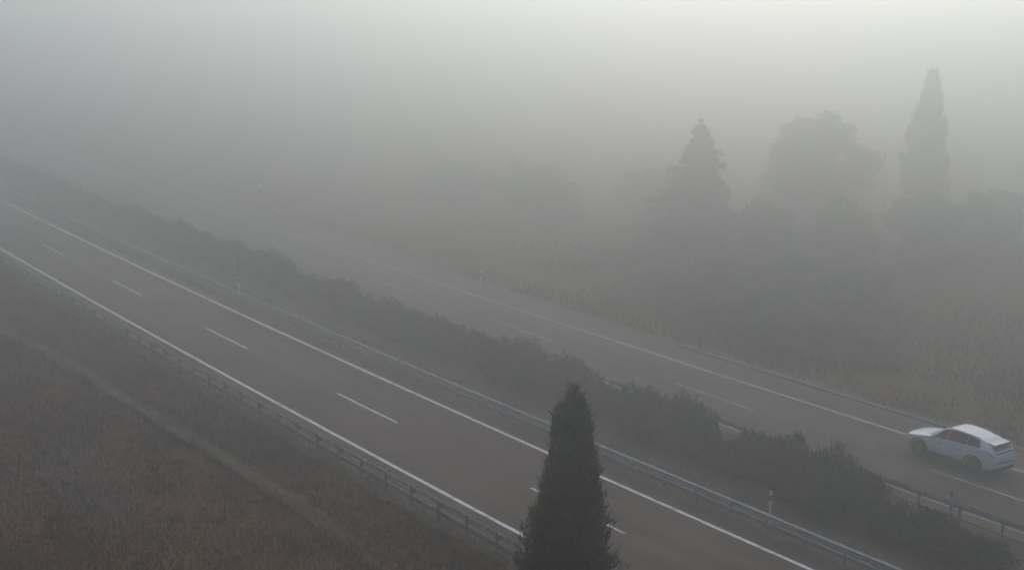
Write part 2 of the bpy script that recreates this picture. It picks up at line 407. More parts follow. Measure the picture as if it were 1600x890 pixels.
# ------------------------------------------------------------------ delineator posts, marker pole, triangular sign
dl = MB()
n = 10
def delineator(s, t, h, label, z0=-0.05):
    root = link('delineator_post', None, loc=W(s, t, z0), rotz=heading(s)); root.empty_display_size = .2
    tag(root, label, 'marker post', 'white delineator posts along the road edges')
    v = []; f = []
    pr = [(-0.06, -0.035), (0.06, -0.035), (0.075, 0.0), (0.045, 0.04), (-0.045, 0.04), (-0.075, 0.0)]
    for z, k in ((-0.3, 1), (h - 0.06, 1), (h, 0.6)):
        for (x, y) in pr: v.append((x * k, y * k, z + (0.03 if (z == h and y > 0) else 0)))
    for lv in range(2):
        for k in range(6): f.append((lv * 6 + k, lv * 6 + (k + 1) % 6, lv * 6 + 6 + (k + 1) % 6, lv * 6 + 6 + k))
    f.append(tuple(range(12, 18)))
    link('body', new_mesh('body', v, f, M_white_plastic), root)
    v2 = []; f2 = []
    for z in (h - 0.40, h - 0.18):
        for (x, y) in pr: v2.append((x * 1.04, y * 1.06, z + x * 0.5))
    for k in range(6): f2.append((k, (k + 1) % 6, 6 + (k + 1) % 6, 6 + k))
    f2 += [tuple(range(6))[::-1], tuple(range(6, 12))]
    link('band', new_mesh('band', v2, f2, M_black_plastic), root)
    link('reflector', MB().box(0.02, 0.05, -0.044, -0.038, h - 0.36, h - 0.22).mesh('reflector', M_reflector), root)
    return root
delineator(-16.5, 38.3, 1.35, 'white delineator post behind the median guardrail near the lower right')
delineator(-66.9, 38.4, 1.35, 'white delineator post by the median guardrail beside a thin grey pole')
delineator(-115.0, 37.9, 1.35, 'white delineator post by the median guardrail at the far left, deep in fog')
delineator(-72.3, 27.3, 1.05, 'white delineator post by the roadside guardrail left of the near carriageway')
delineator(-60.2, 54.9, 1.40, 'white delineator post with dark band at the rim of the far carriageway, nearest of them')
delineator(-108.0, 55.2, 1.40, 'white delineator post at the rim of the far carriageway, left of the triangular sign')
pr_ = link('marker_pole', None, loc=W(-69.0, 39.0, -0.05)); tag(pr_, 'thin grey pole standing beside a white post at the median guardrail', 'pole')
link('shaft', MB().cyl((0, 0, -0.3), (0, 0, 2.3), 0.045, 0.04, 8).mesh('shaft', M_galv, True), pr_)
link('cap', MB().cyl((0, 0, 2.3), (0, 0, 2.36), 0.05, 0.03, 8).mesh('cap', M_galv_dark, True), pr_)
sp_ = link('marker_post', None, loc=W(-12.6, 45.2, -0.05)); tag(sp_, 'short post with dark top rising behind the far median guardrail near the car', 'marker post')
link('body', MB().box(-.06, .06, -.04, .04, -.3, 0.95).mesh('body', M_galv), sp_)
link('cap', MB().box(-.065, .065, -.045, .045, 0.95, 1.2).mesh('cap', M_black_plastic), sp_)
sg = link('triangular_sign', None, loc=W(-102.6, 57.0, -0.15), rotz=math.radians(78))
tag(sg, 'small triangular road sign beyond the far carriageway, faint in the fog', 'road sign')
def tri_plate(r, y0, y1):
    v = []; 
    for y in (y0, y1):
        for k in range(3):
            a = PI / 2 + k * 2 * PI / 3; v.append((r * math.cos(a), y, 2.62 + r * math.sin(a)))
    return v, [(0, 1, 2), (5, 4, 3), (0, 3, 4, 1), (1, 4, 5, 2), (2, 5, 3, 0)]
link('plate', MB().add(*tri_plate(0.72, -0.02, 0.0)).mesh('plate', M_red), sg)
link('face', MB().add(*tri_plate(0.56, -0.032, -0.022)).mesh('face', M_white_plastic), sg)
link('post', MB().box(-.04, .04, 0.002, 0.06, -.4, 3.0).mesh('post', M_galv), sg)

# ------------------------------------------------------------------ foliage
def norm(a): return a / np.maximum(np.linalg.norm(a, axis=-1, keepdims=True), 1e-9)
def sprays(pos, dirs, length, width, r, bend=0.0):
    """each spray: a thin three-sided pointed tuft (6 triangles)"""
    n = len(pos); d = norm(dirs)
    up = np.where(np.abs(d[:, 2:3]) > 0.9, np.array([[1., 0, 0]]), np.array([[0, 0, 1.]]))
    a = norm(np.cross(d, up)); b = np.cross(d, a)
    ph = r.random(n) * 6.28
    L = np.asarray(length).reshape(-1, 1); Wd = np.asarray(width).reshape(-1, 1)
    vs = [pos]
    for k in range(3):
        t = ph + k * 2.0944
        vs.append(pos + d * L * 0.42 + (a * np.cos(t)[:, None] + b * np.sin(t)[:, None]) * Wd)
    tip = pos + d * L; tip[:, 2] -= bend * L[:, 0]
    vs.append(tip)
    V = np.stack(vs, 1).reshape(-1, 3)
    base = (np.arange(n) * 5)[:, None]
    T = np.array([[0, 2, 1], [0, 3, 2], [0, 1, 3], [4, 1, 2], [4, 2, 3], [4, 3, 1]])
    return V, (base[:, :, None] + T[None]).reshape(-1, 3)
def leaves(pos, dirs, length, width, r):
    """each leaf: a folded lance-shaped blade (4 triangles)"""
    n = len(pos); d = norm(dirs)
    rnd = norm(r.normal(size=(n, 3))); a = norm(np.cross(d, rnd)); b = np.cross(a, d)
    L = np.asarray(length).reshape(-1, 1); Wd = np.asarray(width).reshape(-1, 1)
    p1 = pos + d * L * .45 + a * Wd + b * Wd * .4; p2 = pos + d * L * .45 - a * Wd + b * Wd * .4; m = pos + d * L * .5; tip = pos + d * L
    V = np.stack([pos, p1, p2, m, tip], 1).reshape(-1, 3)
    T = np.array([[0, 1, 3], [0, 3, 2], [3, 1, 4], [3, 4, 2]])
    return V, ((np.arange(n) * 5)[:, None, None] + T[None]).reshape(-1, 3)
def merge(parts):
    V = []; T = []; o = 0
    for v, t in parts: V.append(v); T.append(t + o); o += len(v)
    return np.concatenate(V), np.concatenate(T)
def trunk_mesh(name, h, r0, r1, limbs, lean=0.0):
    b = MB(); p = Vector((0, 0, -0.4)); steps = 6
    pts = [Vector((lean * (k / steps) + 0.03 * math.sin(k * 2.1), 0.03 * math.cos(k * 1.7), -0.4 + (h + 0.4) * k / steps)) for k in range(steps + 1)]
    for k in range(steps):
        ra = r0 + (r1 - r0) * k / steps; rb = r0 + (r1 - r0) * (k + 1) / steps
        b.cyl(pts[k], pts[k + 1], ra, rb, 9, cap=(k in (0, steps - 1)))
    for (z, az, ln, el, rr) in limbs:
        o = Vector((0, 0, z)); d = Vector((math.cos(az) * math.cos(el), math.sin(az) * math.cos(el), math.sin(el)))
        mid = o + d * ln * 0.55; end = o + d * ln + Vector((0, 0, ln * 0.1))
        b.cyl(o, mid, rr, rr * .6, 6, False); b.cyl(mid, end, rr * .6, rr * .15, 6, False)
    return b.mesh(name, M_bark, True)

def cypress(loc, h, rmax, label, seed, nspray, slen, swid, tip_pow=0.8, bumps=(), z_start=0.35, peak=0.28, mat=None):
    r = np.random.default_rng(seed)
    root = link('cypress_tree', None, loc=loc); tag(root, label, 'tree')
    limbs = [(h * (0.1 + 0.8 * k / 40), k * 2.4, rmax * 0.75 * (1 - 0.8 * k / 40), 1.0, 0.035) for k in range(40)]
    link('trunk', trunk_mesh('trunk', h * 0.93, 0.20, 0.03, limbs), root)
    z = r.random(nspray) ** 0.85
    az = r.random(nspray) * 2 * PI
    def rad(zn, a):
        up = np.clip((1 - zn) / (1 - peak), 0, 1); dn = np.clip(zn / peak, 0, 1)
        R = rmax * np.where(zn > peak, up ** tip_pow, 0.55 + 0.45 * dn ** 0.6)
        col = 0.11 * np.sin(a * 5 + zn * 9 + seed) + 0.10 * np.sin(a * 9 - zn * 33 + 2 * seed) + 0.09 * np.sin(a * 3 + zn * 57) + 0.07 * np.sin(a * 7 - zn * 90)
        R = R * (1 + col) + 0.02
        for (bz, ba, bw, amt) in bumps:
            da = np.angle(np.exp(1j * (a - ba)))
            R = R + amt * np.exp(-((zn - bz) / bw) ** 2 - (da / 0.45) ** 2)
        return R
    nc = max(60, nspray // 110)                     # the crown is built of upright clumps of sprays
    ck = (np.arange(nc) + r.random(nc)) / nc; cz = 0.985 * ck ** 0.9; ca = np.arange(nc) * 2.39996 + r.normal(size=nc) * 0.35
    cR = rad(cz, ca) * (0.70 + 0.42 * r.random(nc)); cL = h * (0.035 + 0.055 * r.random(nc)); cW = rmax * (0.11 + 0.17 * r.random(nc)) * (0.35 + 0.65 * np.clip((1 - cz) * 3, 0, 1))
    id_ = r.integers(0, nc, nspray)
    u = r.random(nspray) ** 0.9; ph = r.random(nspray) * 2 * PI
    taper = np.sin(np.clip(u * 1.15 + 0.1, 0, 1) * PI) ** 0.6
    ro = cW[id_] * taper * np.sqrt(r.random(nspray))
    inner = r.random(nspray) < 0.22                 # some sprays fill the inside
    rr = np.where(inner, rad(z, az) * np.sqrt(r.random(nspray)) * 0.8, 0)
    px = np.where(inner, np.cos(az) * rr, np.cos(ca[id_]) * cR[id_] + np.cos(ph) * ro)
    py = np.where(inner, np.sin(az) * rr, np.sin(ca[id_]) * cR[id_] + np.sin(ph) * ro)
    pz = np.where(inner, z_start + z * (h - z_start) - slen, z_start + cz[id_] * (h - z_start) + (u - 0.75) * cL[id_])
    pos = np.stack([px, py, np.minimum(pz, h - slen * (0.2 + 0.8 * r.random(nspray)))], -1)
    az2 = np.arctan2(py, px)
    out = np.stack([np.cos(az2), np.sin(az2), np.zeros(nspray)], -1)
    d = out * (0.10 + 0.45 * r.random((nspray, 1)) ** 1.5) + np.array([[0, 0, 1.]]) + r.normal(size=(nspray, 3)) * 0.24
    ln = slen * (0.4 + 1.3 * r.random(nspray) ** 2) * (0.6 + 0.4 * np.clip((1 - z) * 6, 0, 1)); wd = swid * (0.6 + 0.8 * r.random(nspray))
    A = sprays(pos, d, ln, wd, r)
    # stray tips that break the outline
    k = nspray // 16
    z2 = r.random(k) ** 0.9; a2 = r.random(k) * 2 * PI; R2 = rad(z2, a2)
    p2 = np.stack([np.cos(a2) * R2, np.sin(a2) * R2, z_start + z2 * (h - z_start)], -1)
    o2 = np.stack([np.cos(a2), np.sin(a2), np.zeros(k)], -1)
    B = sprays(p2 - o2 * 0.08, o2 * 0.35 + np.array([[0, 0, 1.]]) + r.normal(size=(k, 3)) * .15, slen * (0.9 + 1.6 * r.random(k) ** 2), swid * (0.7 + 0.5 * r.random(k)), r)
    V, T = merge([A, B])
    link('crown', tri_mesh('crown', V, T, mat or M_cypress), root)
    return root

# the tall dark cypress in the foreground
cypress(W(-4.77, 17.34, -0.2), 11.72, 1.46, 'tall dark cypress in the foreground, in front of the near carriageway', 3, 52000, 0.20, 0.024,
        tip_pow=0.72, bumps=((0.925, 0.2, 0.022, 0.26), (0.945, 3.4, 0.02, 0.12), (0.905, -2.9, 0.018, 0.24), (0.80, 0.0, 0.03, 0.10), (0.85, 0.3, 0.02, 0.10)))
# the far cypress
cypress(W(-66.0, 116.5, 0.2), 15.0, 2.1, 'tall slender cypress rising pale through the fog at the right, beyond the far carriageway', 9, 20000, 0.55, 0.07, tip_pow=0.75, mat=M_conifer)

def leaf_cloud(blobs, n, llen, lwid, r, upb=0.3, shell=0.45):
    """leaves spread through the outer part of several uneven lobes"""
    vol = np.array([b[3] * b[4] * b[5] for b in blobs]) ** 0.7; idx = r.choice(len(blobs), n, p=vol / vol.sum())
    B = np.array(blobs)[idx]
    d = norm(r.normal(size=(n, 3)))
    f = (1 - shell * r.random(n) ** 1.6)
    lump = 1 + 0.14 * np.sin(d[:, 0] * 7 + B[:, 0] * 3) * np.sin(d[:, 1] * 6 + B[:, 1] * 2) + 0.12 * np.sin(d[:, 2] * 9 + B[:, 2] * 5 + d[:, 0] * 4)
    pos = B[:, :3] + d * B[:, 3:6] * (f * lump)[:, None]
    dd = d * 0.8 + np.array([[0, 0, upb]]) + r.normal(size=(n, 3)) * 0.55
    return leaves(pos, dd, llen * (0.6 + 0.8 * r.random(n)), lwid * (0.7 + 0.6 * r.random(n)), r)

def broadleaf(loc, h, w, label, seed, n=16000, nb=34, llen=0.42, lwid=0.11, cat='tree', name='broadleaf_tree', low=0.18):
    r = np.random.default_rng(seed)
    root = link(name, None, loc=loc); tag(root, label, cat)
    limbs = [(h * r.uniform(0.2, 0.55), r.random() * 6.28, w * r.uniform(0.5, 0.85), r.uniform(0.5, 1.1), 0.09) for _ in range(11)]
    link('trunk', trunk_mesh('trunk', h * 0.8, 0.032 * h * 0.5, 0.05, limbs), root)
    blobs = []
    for k in range(nb):
        zn = low + (0.93 - low) * ((k + r.random()) / nb)
        q = (zn - low) / (1 - low)
        env = (0.72 + 0.28 * math.sin(min(1, q * 1.5) * PI / 2)) * math.sqrt(max(0.02, 1 - max(0, (q - 0.42) / 0.6) ** 2.2))
        a = k * 2.399 + r.uniform(-.5, .5); rr = w * env * r.uniform(0.15, 0.92)
        s = max(0.8, min(h * 0.10, 1.3)) * r.uniform(0.55, 1.4)
        dz = 0.09 * h * math.sin(a * 2 + seed) * (q ** 1.5)      # the crown's outline rises and falls round the tree
        blobs.append((math.cos(a) * rr, math.sin(a) * rr, zn * h * (1 - 0.04) + dz, s * 1.2, s * 1.2, s * 0.85))
    V, T = leaf_cloud(blobs, n, llen, lwid, r, shell=0.75)
    link('crown', tri_mesh('crown', V, T, M_broad), root)
    return root
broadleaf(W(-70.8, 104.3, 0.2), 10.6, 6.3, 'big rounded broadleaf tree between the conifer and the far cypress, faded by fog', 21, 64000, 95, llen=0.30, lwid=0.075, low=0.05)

def cedar(loc, h, w, label, seed, n=34000):
    r = np.random.default_rng(seed)
    root = link('conifer_tree', None, loc=loc); tag(root, label, 'tree')
    b_pos = []; b_dir = []; limbs = []
    nbr = 84
    for k in range(nbr):
        zn = 0.06 + 0.92 * (k / nbr); z = h * zn
        L = w * (1 - zn) ** 1.0 * r.choice([0.45, 0.7, 0.9, 1.0, 1.25]) * r.uniform(0.85, 1.1) + 0.10; a = k * 2.399 + r.uniform(-.3, .3)
        el = 0.10 + 0.12 * zn
        limbs.append((z, a, L * 0.95, el, 0.02 + 0.06 * (1 - zn)))
        per = int(n / nbr * (0.12 + 1.6 * (1 - zn)))
        t = r.random(per) ** 0.7
        u = np.array([math.cos(a), math.sin(a), 0]); v = np.array([-math.sin(a), math.cos(a), 0])
        side = r.normal(size=per) * 0.28 * L * (1.05 - t) * 1.0
        p = u[None] * (t * L)[:, None] + v[None] * side[:, None]
        p[:, 2] = z + t * L * math.tan(el) - 0.22 * L * t * t - 0.12 * np.abs(side) + r.normal(size=per) * 0.10
        b_pos.append(p); b_dir.append(u[None] * 0.8 + v[None] * np.sign(side)[:, None] * 0.5 + r.normal(size=(per, 3)) * 0.35 + np.array([[0, 0, -0.1]]))
    link('trunk', trunk_mesh('trunk', h * 0.97, 0.26, 0.03, limbs), root)
    lead = 60                                      # the upright leading shoot
    zl = h * (0.93 + 0.09 * r.random(lead)); b_pos.append(np.stack([r.normal(size=lead) * .05, r.normal(size=lead) * .05, zl], -1))
    b_dir.append(np.array([[0, 0, 1.]]) + r.normal(size=(lead, 3)) * 0.45)
    P = np.concatenate(b_pos); D = np.concatenate(b_dir)
    V, T = sprays(P, D, 0.42 * (0.6 + 0.8 * r.random(len(P))), 0.055 * (0.6 + 0.8 * r.random(len(P))), r, 0.12)
    link('crown', tri_mesh('crown', V, T, M_conifer), root)
    return root
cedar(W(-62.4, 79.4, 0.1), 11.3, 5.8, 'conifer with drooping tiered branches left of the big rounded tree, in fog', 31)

# low and distant growth beyond the far carriageway
for (s, t, h, w, lab, sd) in [
    (-54.0, 79.0, 5.4, 3.6, 'dense low tree at the foot of the big rounded tree, on its left', 41),
    (-49.5, 83.5, 5.8, 3.9, 'dense low tree at the foot of the big rounded tree, on its right', 47),
    (-47.0, 91.0, 6.4, 4.2, 'bushy low tree below the far cypress', 42),
    (-47.0, 100.0, 6.4, 4.6, 'bushy tree at the right edge beside the far cypress, almost lost in fog', 43),
    (-85.0, 81.0, 3.6, 4.4, 'small wide tree in the foggy field left of the conifer', 44),
    (-96.0, 86.0, 3.4, 5.2, 'very faint wide tree in the field, left of the small wide tree', 45),
    (-104.0, 82.0, 3.0, 5.4, 'very faint low thicket at the far side of the field, leftmost of the field trees', 48),
    (-84.0, 95.0, 4.2, 5.4, 'very faint wide tree standing between the small wide tree and the conifer', 49),
    (-77.0, 92.0, 4.6, 5.0, 'faint broad tree in fog behind the conifer on its left', 46),
]:
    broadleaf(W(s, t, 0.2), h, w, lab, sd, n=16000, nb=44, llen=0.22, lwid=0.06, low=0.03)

# ------------------------------------------------------------------ oleander bushes
def bush_mesh(name, seed, n=2600):
    r = np.random.default_rng(seed); blobs = []
    for k in range(16):
        a = r.random() * 6.28; rr = 1.05 * math.sqrt(r.random())
        s = r.uniform(0.28, 0.66)
        blobs.append((math.cos(a) * rr, math.sin(a) * rr, r.uniform(0.35, 1.55 - 0.45 * rr), s, s, s * 0.95))
    V, T = leaf_cloud(blobs, n, 0.24, 0.032, r, upb=0.8, shell=0.7)
    V[:, 2] = np.maximum(V[:, 2], 0.0)
    # upright shoots
    m = 900
    a = r.random(m) * 6.28; rr = 1.15 * np.sqrt(r.random(m))
    top = 1.45 + 0.35 * np.sin(a * 3 + seed) * rr + 0.25 * np.sin(a * 7 + 2 * seed)
    p = np.stack([np.cos(a) * rr, np.sin(a) * rr, top - 0.62 * rr ** 1.6 + 0.30 * r.random(m) ** 2], -1)
    S = leaves(p, np.array([[0, 0, 1.]]) + r.normal(size=(m, 3)) * .3, 0.36 * (0.5 + 1.1 * r.random(m) ** 2), np.full(m, 0.03), r)
    V, T = merge([(V, T), S])
    return tri_mesh(name, V, T, M_oleander)
def stems_mesh(seed):
    r = np.random.default_rng(seed); b = MB()
    for k in range(14):
        a = r.random() * 6.28; e = Vector((math.cos(a) * r.uniform(.3, .9), math.sin(a) * r.uniform(.3, .9), r.uniform(0.9, 1.6)))
        b.cyl((math.cos(a) * .15, math.sin(a) * .15, -0.2), e, 0.022, 0.008, 5, False)
    return b.mesh('stems', M_bark, True)
bush_me = [bush_mesh('leaves', 100 + k, 3600) for k in range(6)]
for k in (2, 5): bush_me[k].materials[0] = M_dull
shrub_me = [bush_mesh('leaves', 300 + k, 4200) for k in range(4)]
for m_ in shrub_me: m_.materials[0] = M_broad
stem_me = [stems_mesh(200 + k) for k in range(3)]
def bush(s, t, h, w, label, group, rot, k, name='oleander_bush', cat='bush', z=-0.1, wl=None, me=None):
    root = link(name, None, loc=W(s, t, z), rotz=rot); tag(root, label, cat, group)
    lv = link('leaves', (me or bush_me)[k % len(me or bush_me)], root); lv.scale = (w / 1.55, (wl or w) / 1.55, h / 2.05)
    st = link('stems', stem_me[k % 3], root); st.scale = (w / 1.55, (wl or w) / 1.55, h / 2.05)
    return root
HG = 'oleander bushes of the median hedge'
hedge = []      # (s, t, height, half width, label)
def H(s, t, h, w, lab=None): hedge.append((s, t, h, w, lab))
H(-4.9, 41.2, 2.0, 1.5, 'dark bush cut off by the right edge of the picture, in the median')
H(-9.0, 42.0, 1.2, 1.3, 'low oleander bush at the right end of the median hedge, below the white car')
H(-10.2, 41.2, 1.5, 1.5, 'low oleander bush on the camera side of the right end of the hedge')
H(-11.4, 42.1, 1.5, 1.4, 'oleander bush in the hedge just right of the gap showing the far guardrail')
H(-12.6, 41.3, 1.5, 1.4, 'oleander bush nearest the median guardrail, right of the nearest white post')
H(-14.9, 42.2, 2.1, 1.5, 'oleander bush just left of the gap showing the far guardrail')
H(-15.4, 41.2, 1.8, 1.5, 'oleander bush just behind the nearest white post')
H(-16.8, 42.5, 2.5, 1.7, 'tallest oleander bush of the thick hedge stretch left of the nearest white post')
H(-17.8, 41.5, 2.2, 1.6, 'full oleander bush on the camera side of the thick hedge stretch')
H(-19.2, 42.5, 2.4, 1.6, 'oleander bush at the back of the thick hedge stretch, near the gap')
H(-20.8, 42.0, 2.1, 1.5, 'oleander bush just right of the hedge gap above the foreground cypress')
H(-22.6, 41.6, 1.4, 1.2, 'lower oleander bush in front of the gap in the hedge right of the cypress')
H(-24.8, 42.3, 2.2, 1.5, 'oleander bush just left of the hedge gap right of the cypress')
H(-26.2, 42.6, 2.5, 1.6, 'tall rounded oleander bush in the hedge a little right of the cypress tip')
H(-27.4, 41.8, 2.2, 1.5, 'oleander bush on the camera side of the hedge right of the cypress tip')
H(-28.9, 42.4, 2.3, 1.6, 'oleander bush in the hedge immediately right of the cypress tip')
H(-30.6, 41.9, 1.8, 1.3, 'oleander bush in the hedge directly behind the cypress tip')
H(-33.2, 42.3, 2.1, 1.5, 'first oleander bush left of the cypress tip in the median hedge')
H(-35.0, 42.5, 2.4, 1.6, 'second oleander bush left of the cypress tip in the median hedge')
H(-36.9, 42.1, 2.2, 1.6, 'third oleander bush left of the cypress tip in the median hedge')
H(-38.9, 42.5, 2.4, 1.6, 'fourth oleander bush left of the cypress tip in the median hedge')
H(-40.8, 42.2, 2.2, 1.6, 'fifth oleander bush left of the cypress tip in the median hedge')
H(-42.8, 42.3, 2.1, 1.4, 'sixth oleander bush left of the cypress tip, before the small hedge gap')
s = -46.2
while s > -150:
    H(s, 42.3 + random.uniform(-.3, .3), random.choice((1.6, 1.9, 2.0, 2.2, 2.4)) * random.uniform(.9, 1.05), random.uniform(1.3, 1.75))
    if s < -88: hedge[-1] = hedge[-1][:2] + (hedge[-1][2] * 0.78, hedge[-1][3] * 0.85, None)
    s -= random.choice((1.7, 1.9, 2.0, 2.2, 2.6, 3.5))
for i, (s, t, h, w, lab) in enumerate(hedge):
    ordn = ('first', 'second', 'third', 'fourth', 'fifth', 'sixth')
    if lab is None and i - 23 < 6: lab = ordn[i - 23] + ' hazy oleander bush left of the small gap in the median hedge'
    bush(s, t, h, w, lab or 'fog-dimmed oleander bush in the left stretch of the median hedge', HG, random.random() * 6.28, i)
# shrubs at the foot of the trees on the far bank
for i, (s, t, h, w, lab) in enumerate([
    (-52.5, 66.5, 1.7, 2.4, 'leftmost roadside shrub beyond the far carriageway, left of the conifer'),
    (-48.8, 63.6, 1.5, 2.2, 'low roadside shrub just left of the conifer foot'),
    (-45.5, 62.0, 1.8, 2.3, 'roadside shrub at the foot of the conifer, above the start of the kerb'),
    (-42.4, 60.6, 1.4, 2.2, 'low roadside shrub closest to the start of the kerb'),
    (-39.6, 61.6, 2.1, 2.5, 'roadside shrub right of the conifer foot beyond the far carriageway'),
    (-36.6, 61.2, 1.6, 2.4, 'roadside shrub below the left side of the big rounded tree'),
    (-34.0, 62.8, 1.9, 2.4, 'roadside shrub below the middle of the big rounded tree'),
    (-31.0, 63.4, 1.2, 2.2, 'lowest roadside shrub, at the right end of the row beyond the far carriageway'),
    (-50.5, 70.5, 2.4, 2.9, 'tall shrub among the lowest branches of the conifer'),
    (-47.2, 66.8, 2.2, 2.8, 'shrub in the second row behind the conifer foot'),
    (-44.6, 70.2, 2.8, 3.0, 'tall shrub behind the roadside row, under the left half of the big tree'),
    (-41.6, 66.2, 2.3, 2.8, 'shrub in the second row below the big rounded tree'),
    (-39.4, 70.8, 2.7, 3.0, 'tall shrub behind the roadside row, under the right half of the big tree'),
    (-47.2, 75.2, 3.0, 3.2, 'tallest shrub of the thicket in front of the big rounded tree'),
    (-42.2, 76.2, 2.8, 3.2, 'shrub at the back of the thicket, towards the far cypress'),
]):
    bush(s, t, h, w, lab, 'shrubs along the far roadside', random.random() * 6.28, i, name='roadside_shrub', cat='shrub', z=0.05, me=shrub_me)

# ------------------------------------------------------------------ grass, straw, weeds and stones
def tufts(name, s, t, h, w, mat, label, cat, blades=3, lean=0.45, seed=1):
    r = np.random.default_rng(seed); n = len(s)
    z = hz(s, t); y = t + bend(s)
    V = []; T = []
    base = np.stack([s, y, z], -1)
    for b in range(blades):
        a = r.random(n) * 6.28; u = np.stack([np.cos(a), np.sin(a), np.zeros(n)], -1); sd_ = np.stack([-np.sin(a), np.cos(a), np.zeros(n)], -1)
        hh = h * (0.5 + r.random(n)); le = lean * r.random(n)
        o = base + u * (0.05 * r.random(n))[:, None]
        tip = o + u * (hh * le)[:, None]; tip[:, 2] += hh
        p1 = o + sd_ * w; p2 = o - sd_ * w
        V.append(np.stack([p1, p2, tip], 1))
    V = np.concatenate(V, 1).reshape(-1, 3)
    T = np.arange(len(V)).reshape(-1, 3)
    # shuffle so that triangles of a tuft stay three separate islands
    o = link(name, tri_mesh(name, V, T, mat)); tag(o, label, cat, kind='stuff')
    return o
N1 = 70000
s = rng.uniform(-108, -12, N1 * 2); t = rng.uniform(9.0, 27.3, N1 * 2)
dens = 0.72 + 0.7 * vnoise(s, t, 2.2, 11) + 0.5 * vnoise(s, t, 7.0, 12)
keep = (rng.random(N1 * 2) < dens) & (np.abs(t - ridge_t(s) + 0.16) > 0.14)
tufts('dry_grass', s[keep], t[keep], 0.13, 0.020, M_grass, 'short brown dry grass covering the field in the lower left', 'grass', 3, 0.7, 2)
n = 5200; s = rng.uniform(-100, -14, n); t = rng.uniform(9.5, 26.4, n)
k = rng.random(n) < np.clip(0.35 + 1.9 * vnoise(s, t, 1.3, 61) + 0.8 * vnoise(s, t, 6.0, 62), 0, 1)
s, t = np.repeat(s[k], 7), np.repeat(t[k], 7); s = s + rng.normal(size=len(s)) * 0.10; t = t + rng.normal(size=len(t)) * 0.10
tufts('scrub', s, t, 0.26, 0.03, M_grass, 'clumps of rough scrub standing above the dry grass of the field', 'scrub', 3, 0.9, 12)
# pale straw on the ridge
n = 20000; s = rng.uniform(-104, -24, n); t = ridge_t(s) + np.where(rng.random(n) < .75, -0.16, 0.24) + rng.normal(size=n) * 0.05
k = rng.random(n) < np.clip(0.85 + 1.7 * vnoise(s, t * 0, 5.0, 14), 0.05, 1)
tufts('straw', s[k], t[k], 0.24, 0.026, M_straw, 'pale straw along the low ridge between field and verge', 'grass', 3, 0.9, 3)
# pale seed heads scattered in patches on the field
n = 40000; s = rng.uniform(-66, -14, n); t = rng.uniform(9.5, 23, n)
k = rng.random(n) < np.clip(0.02 + 1.7 * vnoise(s, t, 5.5, 21) + 0.9 * vnoise(s, t, 1.1, 22), 0, 1)
tufts('seed_heads', s[k], t[k], 0.20, 0.018, M_seed, 'pale dry seed heads scattered over the dark field', 'grass', 2, 0.6, 4)
# weeds on verges and in the median
n = 26000; s = rng.uniform(-130, 8, n); t = np.concatenate([rng.uniform(37.1, 41.5, n // 2), rng.uniform(24.5, 27.2, n // 4), rng.uniform(56.3, 60.0, n - n // 2 - n // 4)])
k = rng.random(n) < np.clip(0.55 + 1.6 * vnoise(s, t, 2.4, 31), 0, 1)
tufts('weeds', s[k], t[k], 0.16, 0.02, M_weed, 'low weeds on the gravelly verges and in the median', 'weeds', 3, 0.7, 5)
n = 9000; s = rng.uniform(-110, 6, n); t = np.concatenate([rng.uniform(37.0, 40.6, n - 2500), rng.uniform(24.0, 27.3, 2500)])
k = rng.random(n) < np.clip(0.5 + 1.8 * vnoise(s, t, 1.9, 33), 0, 1)
tufts('straw', s[k], t[k], 0.13, 0.02, M_straw, 'dry straw tufts along the guardrails on both sides of the near carriageway', 'grass', 3, 0.9, 6)
n = 16000; s = rng.uniform(-75, 4, n); t = rng.uniform(56.6, 82, n)
k = rng.random(n) < np.clip(0.45 + 1.6 * vnoise(s, t, 3.4, 71), 0, 1)
tufts('long_grass', s[k], t[k], 0.30, 0.045, M_rough, 'long rough grass on the land beyond the far carriageway', 'grass', 3, 0.8, 15)
# small stones beside the near carriageway
def stones(name, s, t, size, label, seed):
    r = np.random.default_rng(seed); n = len(s)
    base = np.stack([s, t + bend(s), hz(s, t) + size * .4 + 0.05], -1)
    O = np.array([[1, 0, 0], [-1, 0, 0], [0, 1, 0], [0, -1, 0], [0, 0, .7], [0, 0, -.7]], float)
    j = 1 + 0.5 * (r.random((n, 6, 1)) - .5)
    V = (base[:, None] + O[None] * j * size[:, None, None]).reshape(-1, 3)
    T = np.array([[0, 2, 4], [2, 1, 4], [1, 3, 4], [3, 0, 4], [2, 0, 5], [1, 2, 5], [3, 1, 5], [0, 3, 5]])
    me = tri_mesh(name, V, ((np.arange(n) * 6)[:, None, None] + T[None]).reshape(-1, 3), M_stone)
    tag(link(name, me), label, 'stones', kind='stuff')
n = 1500; s = rng.uniform(-80, 4, n); t = rng.uniform(37.0, 39.8, n)
stones('stones', s, t, 0.02 + 0.06 * rng.random(n) ** 3, 'small pale stones scattered on the median verge', 7)
n = 700; s = rng.uniform(-75, -15, n); t = rng.uniform(20.5, 26.6, n)
stones('stones', s, t, 0.02 + 0.07 * rng.random(n) ** 4, 'small pale stones on the slope between field and roadside guardrail', 8)

